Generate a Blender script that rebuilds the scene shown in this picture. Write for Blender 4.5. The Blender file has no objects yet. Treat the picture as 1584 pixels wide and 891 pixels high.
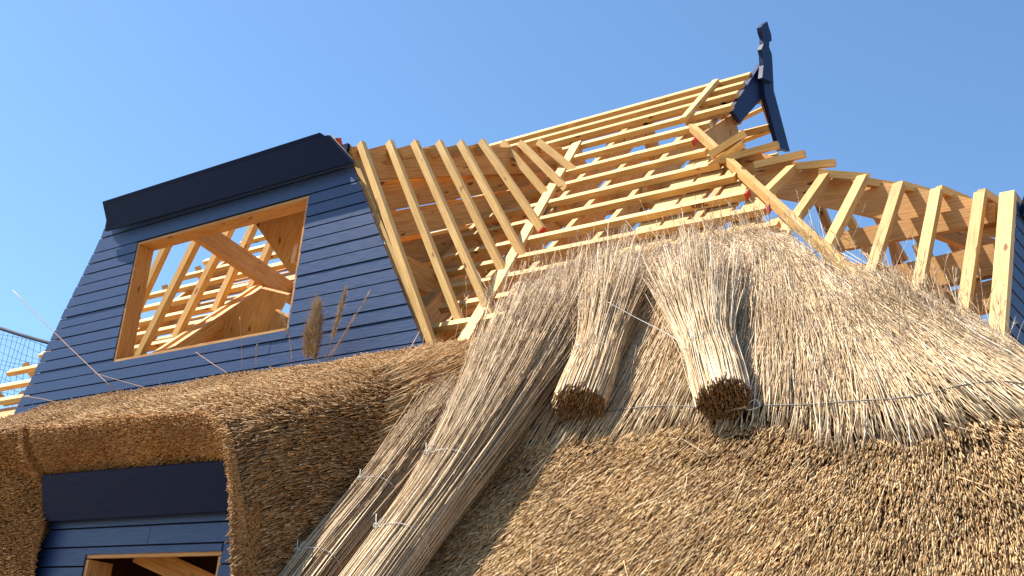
import bpy, math
import numpy as np
from mathutils import Vector
rng = np.random.default_rng(7)
sc = bpy.context.scene
col = sc.collection
PI = math.pi

# ------------------------------------------------------------------ camera model
F_PX = 1850.45; CX, CY = 792., 445.5
_vx = np.array([-1722-CX, 910-CY, F_PX]); _vz = np.array([1234-CX, -4534-CY, F_PX])
AZ = _vz/np.linalg.norm(_vz); AX = -_vx/np.linalg.norm(_vx); AY = np.cross(AZ, AX)
R = np.array([AX, AY, AZ])              # world <- camera (x right, y down, z forward)
EYE = np.array([0, 0, 1.6])
def ray(p):
    d = R @ np.array([p[0]-CX, p[1]-CY, F_PX]); return d/np.linalg.norm(d)
def on(p, n, c):                        # where the sight line of a pixel meets a real plane n.P = c
    n = np.array(n, float); d = ray(p); return EYE + d*((c-n@EYE)/(n@d))
def onY(p, y): return on(p, (0, 1, 0), y)
def onX(p, x): return on(p, (1, 0, 0), x)
T50 = 1.1918
def zM(y): return 4.608 + (y-7.303)*T50             # timber plane of the main slope
def zH(x): return 4.472 - 1.10*(x+2.706)            # timber plane of the hip slope
def yM(z): return 7.303 + (z-4.608)/T50
def onM(p, o=0.): return on(p, (0, -T50, 1), 4.608-7.303*T50+o)

cd = bpy.data.cameras.new('camera'); cam = bpy.data.objects.new('camera', cd); col.objects.link(cam)
cd.sensor_width = 36; cd.lens = 36*F_PX/1584; cd.clip_end = 3000; cd.clip_start = .05
from mathutils import Matrix
m = Matrix.Identity(4)
for i in range(3):
    m[i][0] = R[i][0]; m[i][1] = -R[i][1]; m[i][2] = -R[i][2]; m[i][3] = EYE[i]
cam.matrix_world = m
sc.camera = cam

# ------------------------------------------------------------------ light
SUN = np.array([-2.0, -1.0, 3.35]); SUN /= np.linalg.norm(SUN)
w = bpy.data.worlds.new('World'); sc.world = w; w.use_nodes = True
nt = w.node_tree; bg = nt.nodes['Background']
sky = nt.nodes.new('ShaderNodeTexSky'); sky.sky_type = 'NISHITA'; sky.sun_disc = False
sky.sun_elevation = math.asin(SUN[2]); sky.sun_rotation = math.atan2(SUN[0], SUN[1])
sky.air_density = 1.0; sky.dust_density = .6; sky.ozone_density = 3.2
tint = nt.nodes.new('ShaderNodeMix'); tint.data_type = 'RGBA'; tint.blend_type = 'MULTIPLY'; tint.inputs[0].default_value = 1
tint.inputs[7].default_value = (.84, 1.03, 1.11, 1)       # clearer air than the sky model's default
nt.links.new(sky.outputs[0], tint.inputs[6]); nt.links.new(tint.outputs[2], bg.inputs[0]); bg.inputs[1].default_value = .106
sl = bpy.data.lights.new('sun', 'SUN'); sl.energy = 5.0; sl.angle = math.radians(.5); sl.color = (1, .95, .86)
so = bpy.data.objects.new('sun', sl); col.objects.link(so)
so.rotation_euler = Vector(SUN).to_track_quat('Z', 'Y').to_euler(); so.location = (-20, -10, 30)
sc.view_settings.view_transform = 'Standard'; sc.view_settings.look = 'None'; sc.view_settings.gamma = 1
sc.view_settings.exposure = 0.89
sc.render.engine = 'CYCLES'
sc.cycles.max_bounces = 5; sc.cycles.diffuse_bounces = 3; sc.cycles.glossy_bounces = 2; sc.cycles.caustics_reflective = False; sc.cycles.caustics_refractive = False

# ------------------------------------------------------------------ materials
def mat(name, rough=.6, spec=.5):
    m = bpy.data.materials.new(name); m.use_nodes = True
    n = m.node_tree; b = n.nodes['Principled BSDF']
    b.inputs['Roughness'].default_value = rough; b.inputs['Specular IOR Level'].default_value = spec
    return m, n, b
def ramp(n, stops):
    r = n.nodes.new('ShaderNodeValToRGB'); e = r.color_ramp.elements
    while len(e) < len(stops): e.new(.5)
    for k, (p, c) in enumerate(stops): e[k].position = p; e[k].color = (*c, 1)
    return r
def noise(n, vec, scale, detail=4, rough=.55):
    t = n.nodes.new('ShaderNodeTexNoise'); t.inputs['Scale'].default_value = scale
    t.inputs['Detail'].default_value = detail; t.inputs['Roughness'].default_value = rough
    n.links.new(vec, t.inputs['Vector']); return t
def mapping(n, vec, s):
    k = n.nodes.new('ShaderNodeMapping'); k.inputs['Scale'].default_value = s
    n.links.new(vec, k.inputs['Vector']); return k.outputs[0]
def mixc(n, f, a, b, mode='MIX'):
    k = n.nodes.new('ShaderNodeMix'); k.data_type = 'RGBA'; k.blend_type = mode
    for s, v in ((k.inputs[0], f), (k.inputs[6], a), (k.inputs[7], b)):
        if isinstance(v, bpy.types.NodeSocket): n.links.new(v, s)
        elif isinstance(v, (float, int)): s.default_value = v
        else: s.default_value = (*v, 1)
    return k.outputs[2]
def bump(n, b, h, strength, dist):
    k = n.nodes.new('ShaderNodeBump'); k.inputs['Strength'].default_value = strength
    k.inputs['Distance'].default_value = dist
    n.links.new(h, k.inputs['Height']); n.links.new(k.outputs[0], b.inputs['Normal'])

def wood_mat(name, lo, mid, hi, rough=.6):
    m, n, b = mat(name, rough, .3)
    uv = n.nodes.new('ShaderNodeUVMap').outputs[0]
    g = noise(n, mapping(n, uv, (1.6, 26, 1)), 2.2, 6, .6)
    r = ramp(n, [(.30, lo), (.5, mid), (.72, hi)]); n.links.new(g.outputs[0], r.inputs[0])
    k = noise(n, mapping(n, uv, (3.2, 9, 1)), 1.5, 1, .4)          # knots
    kr = ramp(n, [(.69, (0, 0, 0)), (.745, (1, 1, 1))]); n.links.new(k.outputs[0], kr.inputs[0])
    c = mixc(n, kr.outputs[0], r.outputs[0], (lo[0]*.42, lo[1]*.3, lo[2]*.22))
    at = n.nodes.new('ShaderNodeObjectInfo')
    tr = ramp(n, [(0, (.74, .70, .64)), (.45, (.97, .94, .9)), (1, (1.06, 1.08, 1.1))]); n.links.new(at.outputs['Random'], tr.inputs[0])
    c = mixc(n, 1., c, tr.outputs[0], 'MULTIPLY')
    big = noise(n, mapping(n, uv, (.8, 1.5, 1)), 1.3, 3)
    br = ramp(n, [(.35, (.86, .83, .8)), (.65, (1, 1, 1))]); n.links.new(big.outputs[0], br.inputs[0])
    c = mixc(n, 1., c, br.outputs[0], 'MULTIPLY')
    n.links.new(c, b.inputs['Base Color'])
    bump(n, b, g.outputs[0], .35, .004)
    return m
PINE = wood_mat('pine', (.60, .335, .105), (.77, .485, .17), (.87, .61, .265))
PLANK = wood_mat('orange_plank', (.48, .215, .06), (.66, .345, .11), (.77, .46, .18))

def paint_mat(name, c, rough, spec, grain=1.):
    m, n, b = mat(name, rough, spec)
    uv = n.nodes.new('ShaderNodeUVMap').outputs[0]
    g = noise(n, mapping(n, uv, (1.2, 14, 1)), 5, 5)
    a = ramp(n, [(.3, tuple(x*.82 for x in c)), (.7, tuple(x*1.15 for x in c))]); n.links.new(g.outputs[0], a.inputs[0])
    sp = noise(n, mapping(n, uv, (9, 14, 1)), 3, 2)
    sr = ramp(n, [(.66, (0, 0, 0)), (.78, (.25, .25, .25))]); n.links.new(sp.outputs[0], sr.inputs[0])
    cc = mixc(n, sr.outputs[0], a.outputs[0], tuple(min(1, x*2.2+.02) for x in c))
    n.links.new(cc, b.inputs['Base Color'])
    rr = ramp(n, [(.3, (rough-.08,)*3), (.7, (rough+.12,)*3)]); n.links.new(g.outputs[0], rr.inputs[0])
    n.links.new(rr.outputs[0], b.inputs['Roughness'])
    bump(n, b, g.outputs[0], .5*grain, .004)
    return m
NAVY = paint_mat('navy_board_paint', (.012, .034, .108), .46, .6)
NAVY_D = paint_mat('navy_trim_paint', (.0006, .0095, .042), .5, .15, .4)
BLUE = paint_mat('blue_barge_paint', (.005, .014, .065), .45, .3, .4)

def simple(name, c, rough=.6, var=.2, scale=8):
    m, n, b = mat(name, rough, .3)
    tc = n.nodes.new('ShaderNodeTexCoord').outputs['Object']
    g = noise(n, tc, scale, 4)
    a = ramp(n, [(.3, tuple(x*(1-var) for x in c)), (.7, tuple(min(1, x*(1+var)) for x in c))])
    n.links.new(g.outputs[0], a.inputs[0]); n.links.new(a.outputs[0], b.inputs['Base Color'])
    return m
RED = simple('red_end_paint', (.55, .05, .03), .5)
BUTT = simple('cut_reed_end', (.27, .145, .06), .8, .5, 60)  # brown reed ends, with shade at the bundle butts put into the colour too
TWINE = simple('white_twine', (.62, .59, .52), .7)
WIRE = simple('grey_wire', (.16, .15, .14), .5)
ROPE = simple('dark_rope', (.05, .06, .09), .8)
BARK = simple('thatch_core', (.085, .05, .023), .9, .5, 30)
SOIL = simple('sandy_soil', (.24, .165, .10), .95, .3, .6)

def reed_mat(name, stops, rough=.55, spec=.25):
    m, n, b = mat(name, rough, spec)
    at = n.nodes.new('ShaderNodeAttribute'); at.attribute_name = 'tone'
    r = ramp(n, stops); n.links.new(at.outputs['Fac'], r.inputs[0])
    tc = n.nodes.new('ShaderNodeTexCoord').outputs['Object']
    g = noise(n, tc, 45, 2); gr = ramp(n, [(.3, (.72, .70, .66)), (.7, (1.1, 1.1, 1.1))]); n.links.new(g.outputs[0], gr.inputs[0])
    g2 = noise(n, tc, 2.2, 3); gr2 = ramp(n, [(.35, (.80, .76, .72)), (.65, (1.06, 1.05, 1.03))]); n.links.new(g2.outputs[0], gr2.inputs[0])
    c = mixc(n, 1., mixc(n, 1., r.outputs[0], gr.outputs[0], 'MULTIPLY'), gr2.outputs[0], 'MULTIPLY')
    n.links.new(c, b.inputs['Base Color'])
    return m
STUB = reed_mat('cut_reed', [(0, (.24, .12, .05)), (.25, (.54, .33, .145)), (.55, (.74, .50, .25)), (.85, (.84, .63, .36)), (1, (.90, .75, .50))])
STALK = reed_mat('long_reed', [(0, (.36, .22, .10)), (.2, (.58, .39, .20)), (.55, (.79, .58, .345)), (.85, (.90, .72, .47)), (1, (.94, .82, .64))])
DARKR = reed_mat('shade_toned_reed', [(0, (.13, .06, .022)), (.3, (.38, .20, .08)), (.65, (.64, .38, .165)), (1, (.84, .62, .35))])  # darker copy of the cut reed, the flank's shade put into its colour
SOFF = reed_mat('eave_reed', [(0, (.20, .085, .025)), (.3, (.50, .25, .08)), (.65, (.72, .40, .15)), (1, (.86, .60, .30))])  # orange glow of bounced light under the eave put into the reed colour
GREYR = reed_mat('weathered_reed', [(0, (.22, .12, .055)), (.3, (.46, .30, .155)), (.65, (.70, .50, .29)), (1, (.86, .69, .46))])
PLUME = reed_mat('seed_plume', [(0, (.34, .24, .17)), (.5, (.56, .43, .32)), (1, (.74, .61, .47))], .8)
PLUMET = reed_mat('tan_plume', [(0, (.34, .25, .15)), (.5, (.52, .40, .265)), (1, (.70, .57, .40))], .8)

# ------------------------------------------------------------------ object helpers
def tag(o, label=None, cat=None, group=None, kind=None):
    if label: o['label'] = label
    if cat: o['category'] = cat
    if group: o['group'] = group
    if kind: o['kind'] = kind
    return o
def empty(name, loc, label, cat, group=None):
    o = bpy.data.objects.new(name, None); col.objects.link(o); o.location = loc; o.empty_display_size = .1
    return tag(o, label, cat, group)
def link(name, me, mats, parent=None, label=None):
    o = bpy.data.objects.new(name, me); col.objects.link(o)
    for k in (mats if isinstance(mats, (list, tuple)) else [mats]): me.materials.append(k)
    if parent is not None:
        o.parent = parent
        base = Vector((0, 0, 0)); q = parent
        while q is not None: base += q.location; q = q.parent
        o.location = -base
    if label: o['label'] = label
    return o
def mesh(name, V, Fc, mats, parent=None, mi=None, label=None, smooth=False, uvs=None):
    me = bpy.data.meshes.new(name); me.from_pydata([tuple(map(float, v)) for v in V], [], [tuple(f) for f in Fc])
    if mi: me.polygons.foreach_set('material_index', mi)
    if smooth: me.polygons.foreach_set('use_smooth', [True]*len(me.polygons))
    if uvs is not None:
        ul = me.uv_layers.new(name='UVMap'); ul.data.foreach_set('uv', np.array(uvs, np.float32).ravel())
    me.update(); return link(name, me, mats, parent, label)
class Boxes:                                      # several oriented pieces of ONE part
    def __init__(s): s.V = []; s.F = []; s.U = []; s.M = []
    def hexa(s, c, ax=None, mi=0):                # c: 8 corners, 0-3 start end, 4-7 far end
        c = [np.array(q, float) for q in c]; b = len(s.V); s.V += c
        L = np.linalg.norm(c[4]-c[0]); wv = np.linalg.norm(c[1]-c[0]); hv = np.linalg.norm(c[3]-c[0])
        o = rng.random(2)*40
        fs = [(0, 3, 2, 1), (4, 5, 6, 7), (0, 1, 5, 4), (1, 2, 6, 5), (2, 3, 7, 6), (3, 0, 4, 7)]
        uv = [[(0, 0), (0, hv), (wv, hv), (wv, 0)], [(0, 0), (wv, 0), (wv, hv), (0, hv)],
              [(0, 0), (0, wv), (L, wv), (L, 0)], [(0, 1), (0, 1+hv), (L, 1+hv), (L, 1)],
              [(0, 2), (0, 2+wv), (L, 2+wv), (L, 2)], [(0, 3), (0, 3+hv), (L, 3+hv), (L, 3)]]
        for f, u in zip(fs, uv):
            s.F.append([b+k for k in f]); s.U += [(q[0]+o[0], q[1]+o[1]) for q in u]; s.M.append(mi)
    def beam(s, a, b, wd, ht, up=(0, 0, 1), mi=0):   # wd across, ht along up; a-b is the centre line
        a = np.array(a, float); b = np.array(b, float); d = (b-a)/np.linalg.norm(b-a); up = np.array(up, float)
        sd = np.cross(d, up); sd /= np.linalg.norm(sd); u = np.cross(sd, d)
        q = [(-1, -1), (1, -1), (1, 1), (-1, 1)]
        s.hexa([a+sd*x*wd/2+u*y*ht/2 for x, y in q]+[b+sd*x*wd/2+u*y*ht/2 for x, y in q], mi=mi)
        return s
    def build(s, name, mats, parent=None, label=None):
        return mesh(name, s.V, s.F, mats, parent, s.M, label, uvs=s.U)
def beam(name, a, b, wd, ht, up, m_, parent, label=None, red=0):
    B = Boxes(); a = np.array(a, float); b = np.array(b, float)
    if red:
        d = (b-a)/np.linalg.norm(b-a); c = b-d*.022
        B.beam(a, c, wd, ht, up); B.beam(c, b, wd*1.01, ht*1.01, up, 1)
        return B.build(name, [m_, RED], parent, label)
    return B.beam(a, b, wd, ht, up).build(name, m_, parent, label)

def tubes(P, rad, sides=3, tone=None):
    """P (n,k,3) paths, rad (n,k): one prism per path, capped at both ends"""
    n, k, _ = P.shape
    T = np.gradient(P, axis=1); T /= np.linalg.norm(T, axis=2, keepdims=True)+1e-9
    ref = rng.normal(size=(n, 1, 3)); A = np.cross(T, ref); A /= np.linalg.norm(A, axis=2, keepdims=True)+1e-9
    B = np.cross(T, A)
    ang = np.arange(sides)*2*PI/sides
    V = (P[:, :, None, :] + rad[:, :, None, None]*(A[:, :, None, :]*np.cos(ang)[None, None, :, None]+B[:, :, None, :]*np.sin(ang)[None, None, :, None])).reshape(-1, 3)
    i = np.arange(n)[:, None, None]*k*sides; j = np.arange(k-1)[None, :, None]*sides; s = np.arange(sides)[None, None, :]; s2 = (s+1) % sides
    q = np.stack([i+j+s, i+j+s2, i+j+sides+s2, i+j+sides+s], -1).reshape(-1, 4)
    cap = np.concatenate([(np.arange(n)*k*sides)[:, None]+np.arange(sides)[None, ::-1], (np.arange(n)*k*sides+(k-1)*sides)[:, None]+np.arange(sides)[None, :]])
    if tone is None: tone = rng.random(n)
    return V, q, cap, np.repeat(tone, k*sides)
def tris(V, tone): return V.reshape(-1, 3), np.zeros((0, 4), int), np.arange(len(V)*3).reshape(-1, 3), np.repeat(tone, 3)
def blob(name, parts, mats, parent=None, label=None):
    """parts: list of (V, quads, caps, tone, material_index) joined in one mesh"""
    Vs = []; loops = []; starts = []; tones = []; mi = []; off = 0; ls = 0
    for V, q, c, t, k in parts:
        Vs.append(V); tones.append(t)
        for arr in (q, c):
            if len(arr) == 0: continue
            loops.append((arr+off).ravel()); nn = arr.shape[1]
            starts.append(ls+np.arange(len(arr))*nn); ls += arr.size; mi.append(np.full(len(arr), k))
        off += len(V)
    V = np.concatenate(Vs); loops = np.concatenate(loops); starts = np.concatenate(starts); mi = np.concatenate(mi); tone = np.concatenate(tones)
    me = bpy.data.meshes.new(name); me.vertices.add(len(V)); me.vertices.foreach_set('co', V.astype(np.float32).ravel())
    me.loops.add(len(loops)); me.loops.foreach_set('vertex_index', loops.astype(np.int32))
    me.polygons.add(len(starts)); me.polygons.foreach_set('loop_start', starts.astype(np.int32))
    me.polygons.foreach_set('material_index', mi.astype(np.int32))
    a = me.attributes.new('tone', 'FLOAT', 'POINT'); a.data.foreach_set('value', tone.astype(np.float32))
    me.update(calc_edges=True); me.validate()
    return link(name, me, mats, parent, label)
def path_tube(pts, r, sides=6, sub=6):
    pts = np.array(pts, float); n = len(pts); t = np.linspace(0, n-1, (n-1)*sub+1); out = []
    for x in t:                                                     # Catmull-Rom
        i = min(int(x), n-2); f = x-i; p0, p1, p2, p3 = pts[max(i-1, 0)], pts[i], pts[i+1], pts[min(i+2, n-1)]
        out.append(.5*((2*p1)+(p2-p0)*f+(2*p0-5*p1+4*p2-p3)*f*f+(3*p1-p0-3*p2+p3)*f**3))
    P = np.array(out)[None]; T = np.gradient(P[0], axis=0)
    return tubes(P, np.full((1, P.shape[1]), r), sides, np.array([.5]))
def inpoly(x, y, poly):
    poly = np.array(poly); r = np.zeros(np.shape(x), bool); j = len(poly)-1
    for i in range(len(poly)):
        xi, yi = poly[i]; xj, yj = poly[j]
        r ^= ((yi > y) != (yj > y)) & (x < (xj-xi)*(y-yi)/(yj-yi+1e-12)+xi); j = i
    return r
def wob(x, y, s=1., seed=0.):                     # cheap smooth undulation
    return (np.sin(x*2.1*s+seed+1.3*np.sin(y*1.7*s+seed))+np.sin(y*2.9*s+seed*2+1.1*np.sin(x*2.3*s))+.6*np.sin(x*5.3*s+y*4.1*s+seed))/2.6

# ------------------------------------------------------------------ thatch surface of the main roof
def sstep(a, b, x): t = np.clip((x-a)/(b-a), 0, 1); return t*t*(3-2*t)
KS = .30
def S(x, y):
    a = zM(y); b = zH(x)
    z = -KS*np.log(np.exp(-(a-4)/KS)+np.exp(-(b-4)/KS))+4
    off = .47-.33*sstep(4.35, 5.5, z)
    return z+off+.035*wob(x, y, 1., .4)
def Snorm(x, y):
    e = .02; dx = (S(x+e, y)-S(x-e, y))/(2*e); dy = (S(x, y+e)-S(x, y-e))/(2*e)
    N = np.stack([-dx, -dy, np.ones_like(dx)], -1); return N/np.linalg.norm(N, axis=-1, keepdims=True), dx, dy
def down(x, y, fan=1.):                                   # lie of the reeds, down the slope and fanning round the hip
    N, dx, dy = Snorm(x, y)
    wv = 1/(1+np.exp(-(zM(y)-zH(x))/1.7)); wv = np.clip((wv-.15)*1.55*fan, 0, .97)
    h = np.stack([wv*1.1, -(1-wv)*1.19, np.zeros_like(wv)], -1)
    h[..., 2] = h[..., 0]*dx+h[..., 1]*dy
    return h/np.linalg.norm(h, axis=-1, keepdims=True), N
def hit(p, extra=0.):
    d = ray(p); t0, t1 = 3., 14.
    g = lambda t: (EYE+d*t)[2]-(S(*(EYE+d*t)[:2])+extra)
    ts = np.linspace(t0, t1, 300); prev = g(ts[0])
    for a, b in zip(ts[:-1], ts[1:]):
        cur = g(b)
        if prev > 0 >= cur or prev < 0 <= cur:
            for _ in range(30):
                mm = (a+b)/2
                if (g(mm) > 0) == (prev > 0): a = mm
                else: b = mm
            return EYE+d*a
        prev = cur
    return onM(p, .4)

# ==================================================================== SETTING
gv = [(-400, -400, 0), (400, -400, 0), (400, 600, 0), (-400, 600, 0)]
tag(mesh('ground', gv, [(0, 1, 2, 3)], SOIL), kind='structure')

# ==================================================================== THE HOUSE
H = empty('thatched_house', (-7, 8, 0), 'half-built thatched house with navy boarded dormers, bare pine roof frame and unfinished reed roof', 'house')

# masonry below the roof (out of the photograph)
B = Boxes()
for a, b in (((-15, 5.6, .0), (-1.2, 5.6, 0)), ((-1.2, 5.6, 0), (-1.2, 16, 0)), ((-1.2, 16, 0), (-15, 16, 0)), ((-15, 16, 0), (-15, 5.6, 0))):
    a = np.array(a)+(0, 0, .62); b = np.array(b)+(0, 0, .62); d = (b-a)/np.linalg.norm(b-a)
    B.beam(a+d*.16, b+d*.14, .3, 1.22)
B.build('ground_floor_wall', simple('rendered_wall', (.62, .60, .56), .9, .08, 3), H)

# ---- main slope battens
UPM = np.array([0, -.766, .643])                 # outward normal of the main slope
def mpt(x, z, o=0.): return np.array([x, yM(z), z])+UPM*o
rows = [(8.82, -5.474), (8.605, -5.46), (8.38, -5.437), (8.083, -5.372), (7.785, -5.488), (7.46, -5.513), (7.147, -5.234),
        (6.815, -4.922), (6.485, -4.616), (6.13, -4.337), (5.825, -4.013), (5.536, -3.813), (5.22, -3.62), (4.92, -3.3)]
def hipL(z): return -13.15-(7.448-z)*.86
valx = lambda z: -7.478+(8.173-z)*.31            # valley with the big dormer on the main slope
for k, (z, xr) in enumerate(rows):
    tops = z > 8.0
    if tops:
        xl = hipL(min(z, 8.1))+.05*rng.normal()
        beam('batten', mpt(xl, z, .01), mpt(xr, z, .01), .085, .062, UPM, PINE, H)
    else:
        ext = [0, 0, 0, 0, .1, .12, .3, .75, 1.0, .95, .9, .55, .5, .5][k]
        beam('batten', mpt(valx(z)-ext, z+.004*rng.normal(), .01), mpt(xr, z+.004*rng.normal(), .01), .085, .062, UPM, PINE, H, red=1 if k in (5, 9, 10) else 0)
        # left of the dormer
        beam('batten', mpt(hipL(z)-.12+.1*rng.normal(), z, .01), mpt(-10.5 if z > 6.6 else -11.02-(6.46-z)*.46+.25*rng.random(), z, .01), .085, .062, UPM, PINE, H)
for k in range(8):
    z = 5.02+.33*k
    beam('ceiling_board', mpt(hipL(z)+.25, z-.02, -.24), mpt(-10.6-.2*(z < 6.4), z-.02, -.24), .32, .03, UPM, PLANK, H)
# battens on the far left hip slope, only their ends show
for k in range(9):
    z = 4.95+.33*k
    x = hipL(z)-.15
    beam('hip_batten', (x+.25, yM(z)-.04, z+.02), (x-.30, yM(z)+.55, z-.02), .085, .062, (-.6, 0, .8), PINE, H)

# ---- main rafters, their pairs on the rear slope and the ties between them
RX = [-5.84, -6.36, -6.88, -7.42, -7.94, -12.9, -4.78]
for x in RX:
    top = 8.80 if x < -5.5 else 7.0
    lo = 4.7 if x > -8 or x < -12 else 7.6
    if x == -12.9: lo = 4.7; top = 7.6
    if x in (-6.36, -7.42): top = 7.6
    beam('rafter', mpt(x, lo, -.135), mpt(x, top, -.135), .07, .235, UPM, PLANK, H)
for x in (-5.84, -6.88, -7.94, -9.0, -10.1, -11.2, -12.3):
    n2 = np.array([0, .766, .643])
    a = np.array([x, 10.86, 8.80])-n2*.135; b = np.array([x, 10.86+(8.8-4.4)/T50, 4.4])-n2*.135
    beam('rear_rafter', a, b, .07, .22, n2, PLANK, H)
    if x > -8.5:
        beam('collar_tie', (x+.075, yM(6.75)+.05, 6.72), (x+.075, 21.72-yM(6.75)-.05, 6.72), .06, .24, (0, 0, 1), PLANK, H)
        beam('collar_tie', (x-.075, yM(8.02)+.05, 7.98), (x-.075, 21.72-yM(8.02)-.05, 7.98), .06, .2, (0, 0, 1), PLANK, H)
for z in (8.62, 8.36, 8.09, 7.79, 7.46, 7.13):
    n2 = np.array([0, .766, .643])
    beam('rear_batten', np.array([-12.3, 21.72-yM(z), z])+n2*.01, np.array([-5.45, 21.72-yM(z), z])+n2*.01, .08, .06, n2, PINE, H)
beam('ridge_board', (-12.4, 10.86, 8.68), (-5.62, 10.86, 8.68), .045, .2, (0, 0, 1), PLANK, H)
# purlins inside
for (y, z, hh) in ((8.92, 6.05, .26), (9.55, 6.9, .24)):
    beam('purlin', (-8.0, y, z), (-4.9, y, z), .07, hh, (0, -.2, 1), PLANK, H)
beam('purlin', (-8.0, 12.2, 6.45), (-4.9, 12.2, 6.45), .07, .26, (0, .2, 1), PLANK, H)
# short rafter and hip board on the outside
beam('counter_batten', mpt(-5.885, 7.96, .062), mpt(-5.885, 8.80, .062), .075, .05, UPM, PINE, H)
a = onM((1070, 197), .05); b = onM((1355, 459), .05); b = b+(b-a)*.28
beam('hip_board', a, b, .065, .075, UPM+np.array([.45, 0, .2]), PINE, H, label='long board running down the hip beside the right dormer')
# broad sheathing boards behind the battens near the hip
for x, z1 in ((-5.32, 7.2), (-5.03, 6.95), (-4.60, 6.45), (-4.25, 6.05), (-3.86, 5.65)):
    beam('sheathing_board', mpt(x, 4.9, -.06), mpt(x, z1+.1, -.06), .25, .035, UPM, PINE, H)
# panel that closes the roof under the right gable
# (built with the gable below)
# ---- valley boards of the big dormer
va, vb = onM((893, 222), .06), onM((722, 522), .06); vb = vb+(vb-va)*.08
beam('valley_board', va, vb, .12, .045, UPM, PINE, H)
beam('valley_rafter', mpt(-7.45, 8.1, -.13), mpt(-6.45, 4.7, -.13), .07, .24, UPM, PLANK, H)

# ---- big dormer: rafters, plate beams, joists
LT = [(562, 225), (606, 223), (645, 223), (683, 223), (716, 223), (749, 221), (782, 223), (809, 223), (838, 221)]
LF = [(672, 543), (724, 529), (757, 481), (780, 423), (809, 396), (836, 352), (847, 302), (872, 288), (888, 263)]
S24 = (.914, .407)
tops = []
for k, (t, f) in enumerate(zip(LT, LF)):
    Fp = onM(f, .03); Tp = onY(t, Fp[1] + (.12 if k == 1 else 0)); 
    if k == 1: Tp = onY(t, 7.62); Fp = onY((724, 529), 7.62)
    tops.append(Tp)
    d = (Fp-Tp)/np.linalg.norm(Fp-Tp)
    upv = np.cross(np.array([0, 1, 0]), d); upv = upv if upv[2] > 0 else -upv
    beam('dormer_rafter', Tp-d*.03+np.array([-.02, 0, 0]), Fp+d*.06, .056, .075, (.9, -.12, .42), PINE, H, red=1 if k in (5,) else 0)
    # its twin on the left side of the dormer, mirrored about the dormer's middle
    mx = lambda P: np.array([-18.1-P[0], P[1], P[2]])
    # joist across the dormer top
    a = Tp+np.array([-.09, .05, .0]); b = mx(Tp)+np.array([.1, .02, .0])
    beam('dormer_joist', a+np.array([.06, 0, -.03]), b, .06, .12, (0, -.4, .9), PLANK, H)
pa = tops[0]; pb = tops[-1]; dd = (pb-pa)/np.linalg.norm(pb-pa)
pa = pa-dd*.02; pb = pb+dd*.5
off = np.array([-.085, 0, -.20])
beam('plate_beam', pa+off, pb+off, .05, .30, (0, -.3, .95), PLANK, H)
off2 = np.array([-.22, 0, -.50])
for q, hh in ((.52, .30), (.86, .28), (1.22, .26)):
    beam('tie_plank', pa+np.array([-.22-.25*(q-.5), .12, -q]), pb+np.array([-.22-.25*(q-.5), -.5, -q-.05]), .05, hh, (0, -.3, .95), PLANK, H)
beam('floor_beam', (-7.68, 7.5, 5.75), (-7.68, 12., 5.75), .07, .26, (0, 0, 1), PLANK, H)
# beams seen through the window
beam('floor_beam', onY((300, 352), 7.42), onY((462, 462), 9.35), .09, .24, (0, 0, 1), PLANK, H)
beam('floor_beam', onY((455, 392), 7.5), onY((640, 470), 9.0), .08, .2, (0, 0, 1), PLANK, H)
# left side of the dormer, seen through the window: rafters standing on the left valley
for t, f in (((300, 290), (165, 580)), ((333, 316), (208, 566)), ((374, 318), (272, 522)), ((412, 306), (333, 482)), ((440, 330), (388, 448))):
    Fp = onM(f, .03); Tp = onY(t, Fp[1]); beam('dormer_rafter', Tp, Fp, .075, .10, (-.86, 0, .5), PINE, H)
va2, vb2 = onM((420, 428), .05), onM((214, 565), .05)
beam('valley_board', va2, vb2, .07, .05, UPM, PINE, H)
def plate(name, pix, n_, c, th, m_, label=None):
    n_ = np.array(n_, float); n_ /= np.linalg.norm(n_); pts = [on(p, n_, c) for p in pix]; k = len(pts)
    V = pts+[p-n_*th for p in pts]; Fc = [list(range(k)), list(range(2*k-1, k-1, -1))]+[[i, i+k, (i+1) % k+k, (i+1) % k] for i in range(k)]
    return mesh(name, V, Fc, m_, H, label=label, uvs=[(V[i][0]*.8+V[i][2]*.6, V[i][2]*.8-V[i][0]*.6) for f in Fc for i in f])
nm = np.array([0, -T50, 1])/math.hypot(T50, 1); cm = (4.608-7.303*T50)/math.hypot(T50, 1)
nd = np.array([0, -.8, -.6])
plate('lining_board', [(236, 562), (404, 446), (445, 456), (420, 505), (300, 600)], nd, float(nd@np.array([-9.9, 8.55, 5.6])), .05, PLANK)
plate('lining_board', [(404, 520), (425, 480), (470, 505), (500, 540), (480, 600), (300, 600)], nd, float(nd@np.array([-9.5, 8.3, 5.4])), .05, PLANK)
plate('lining_board', [(378, 322), (500, 285), (500, 350), (474, 432), (446, 420)], nd, float(nd@np.array([-9., 7.9, 6.3])), .05, PLANK)
beam('lining_board', onM((226, 574), -.05), onM((414, 447), -.05), .10, .14, UPM, PLANK, H)
beam('floor_beam', onY((600, 340), 8.3), onY((760, 470), 9.7), .06, .24, (0, 0, 1), PLANK, H)
beam('floor_beam', onY((590, 430), 7.9), onY((735, 520), 9.0), .06, .26, (0, 0, 1), PLANK, H)
beam('floor_beam', onY((560, 600), 7.7), onY((760, 500), 7.95), .06, .34, (0, 0, 1), PLANK, H)
beam('floor_beam', onY((600, 500), 7.9), onY((720, 440), 8.3), .07, .16, (0, 0, 1), PINE, H)

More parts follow.
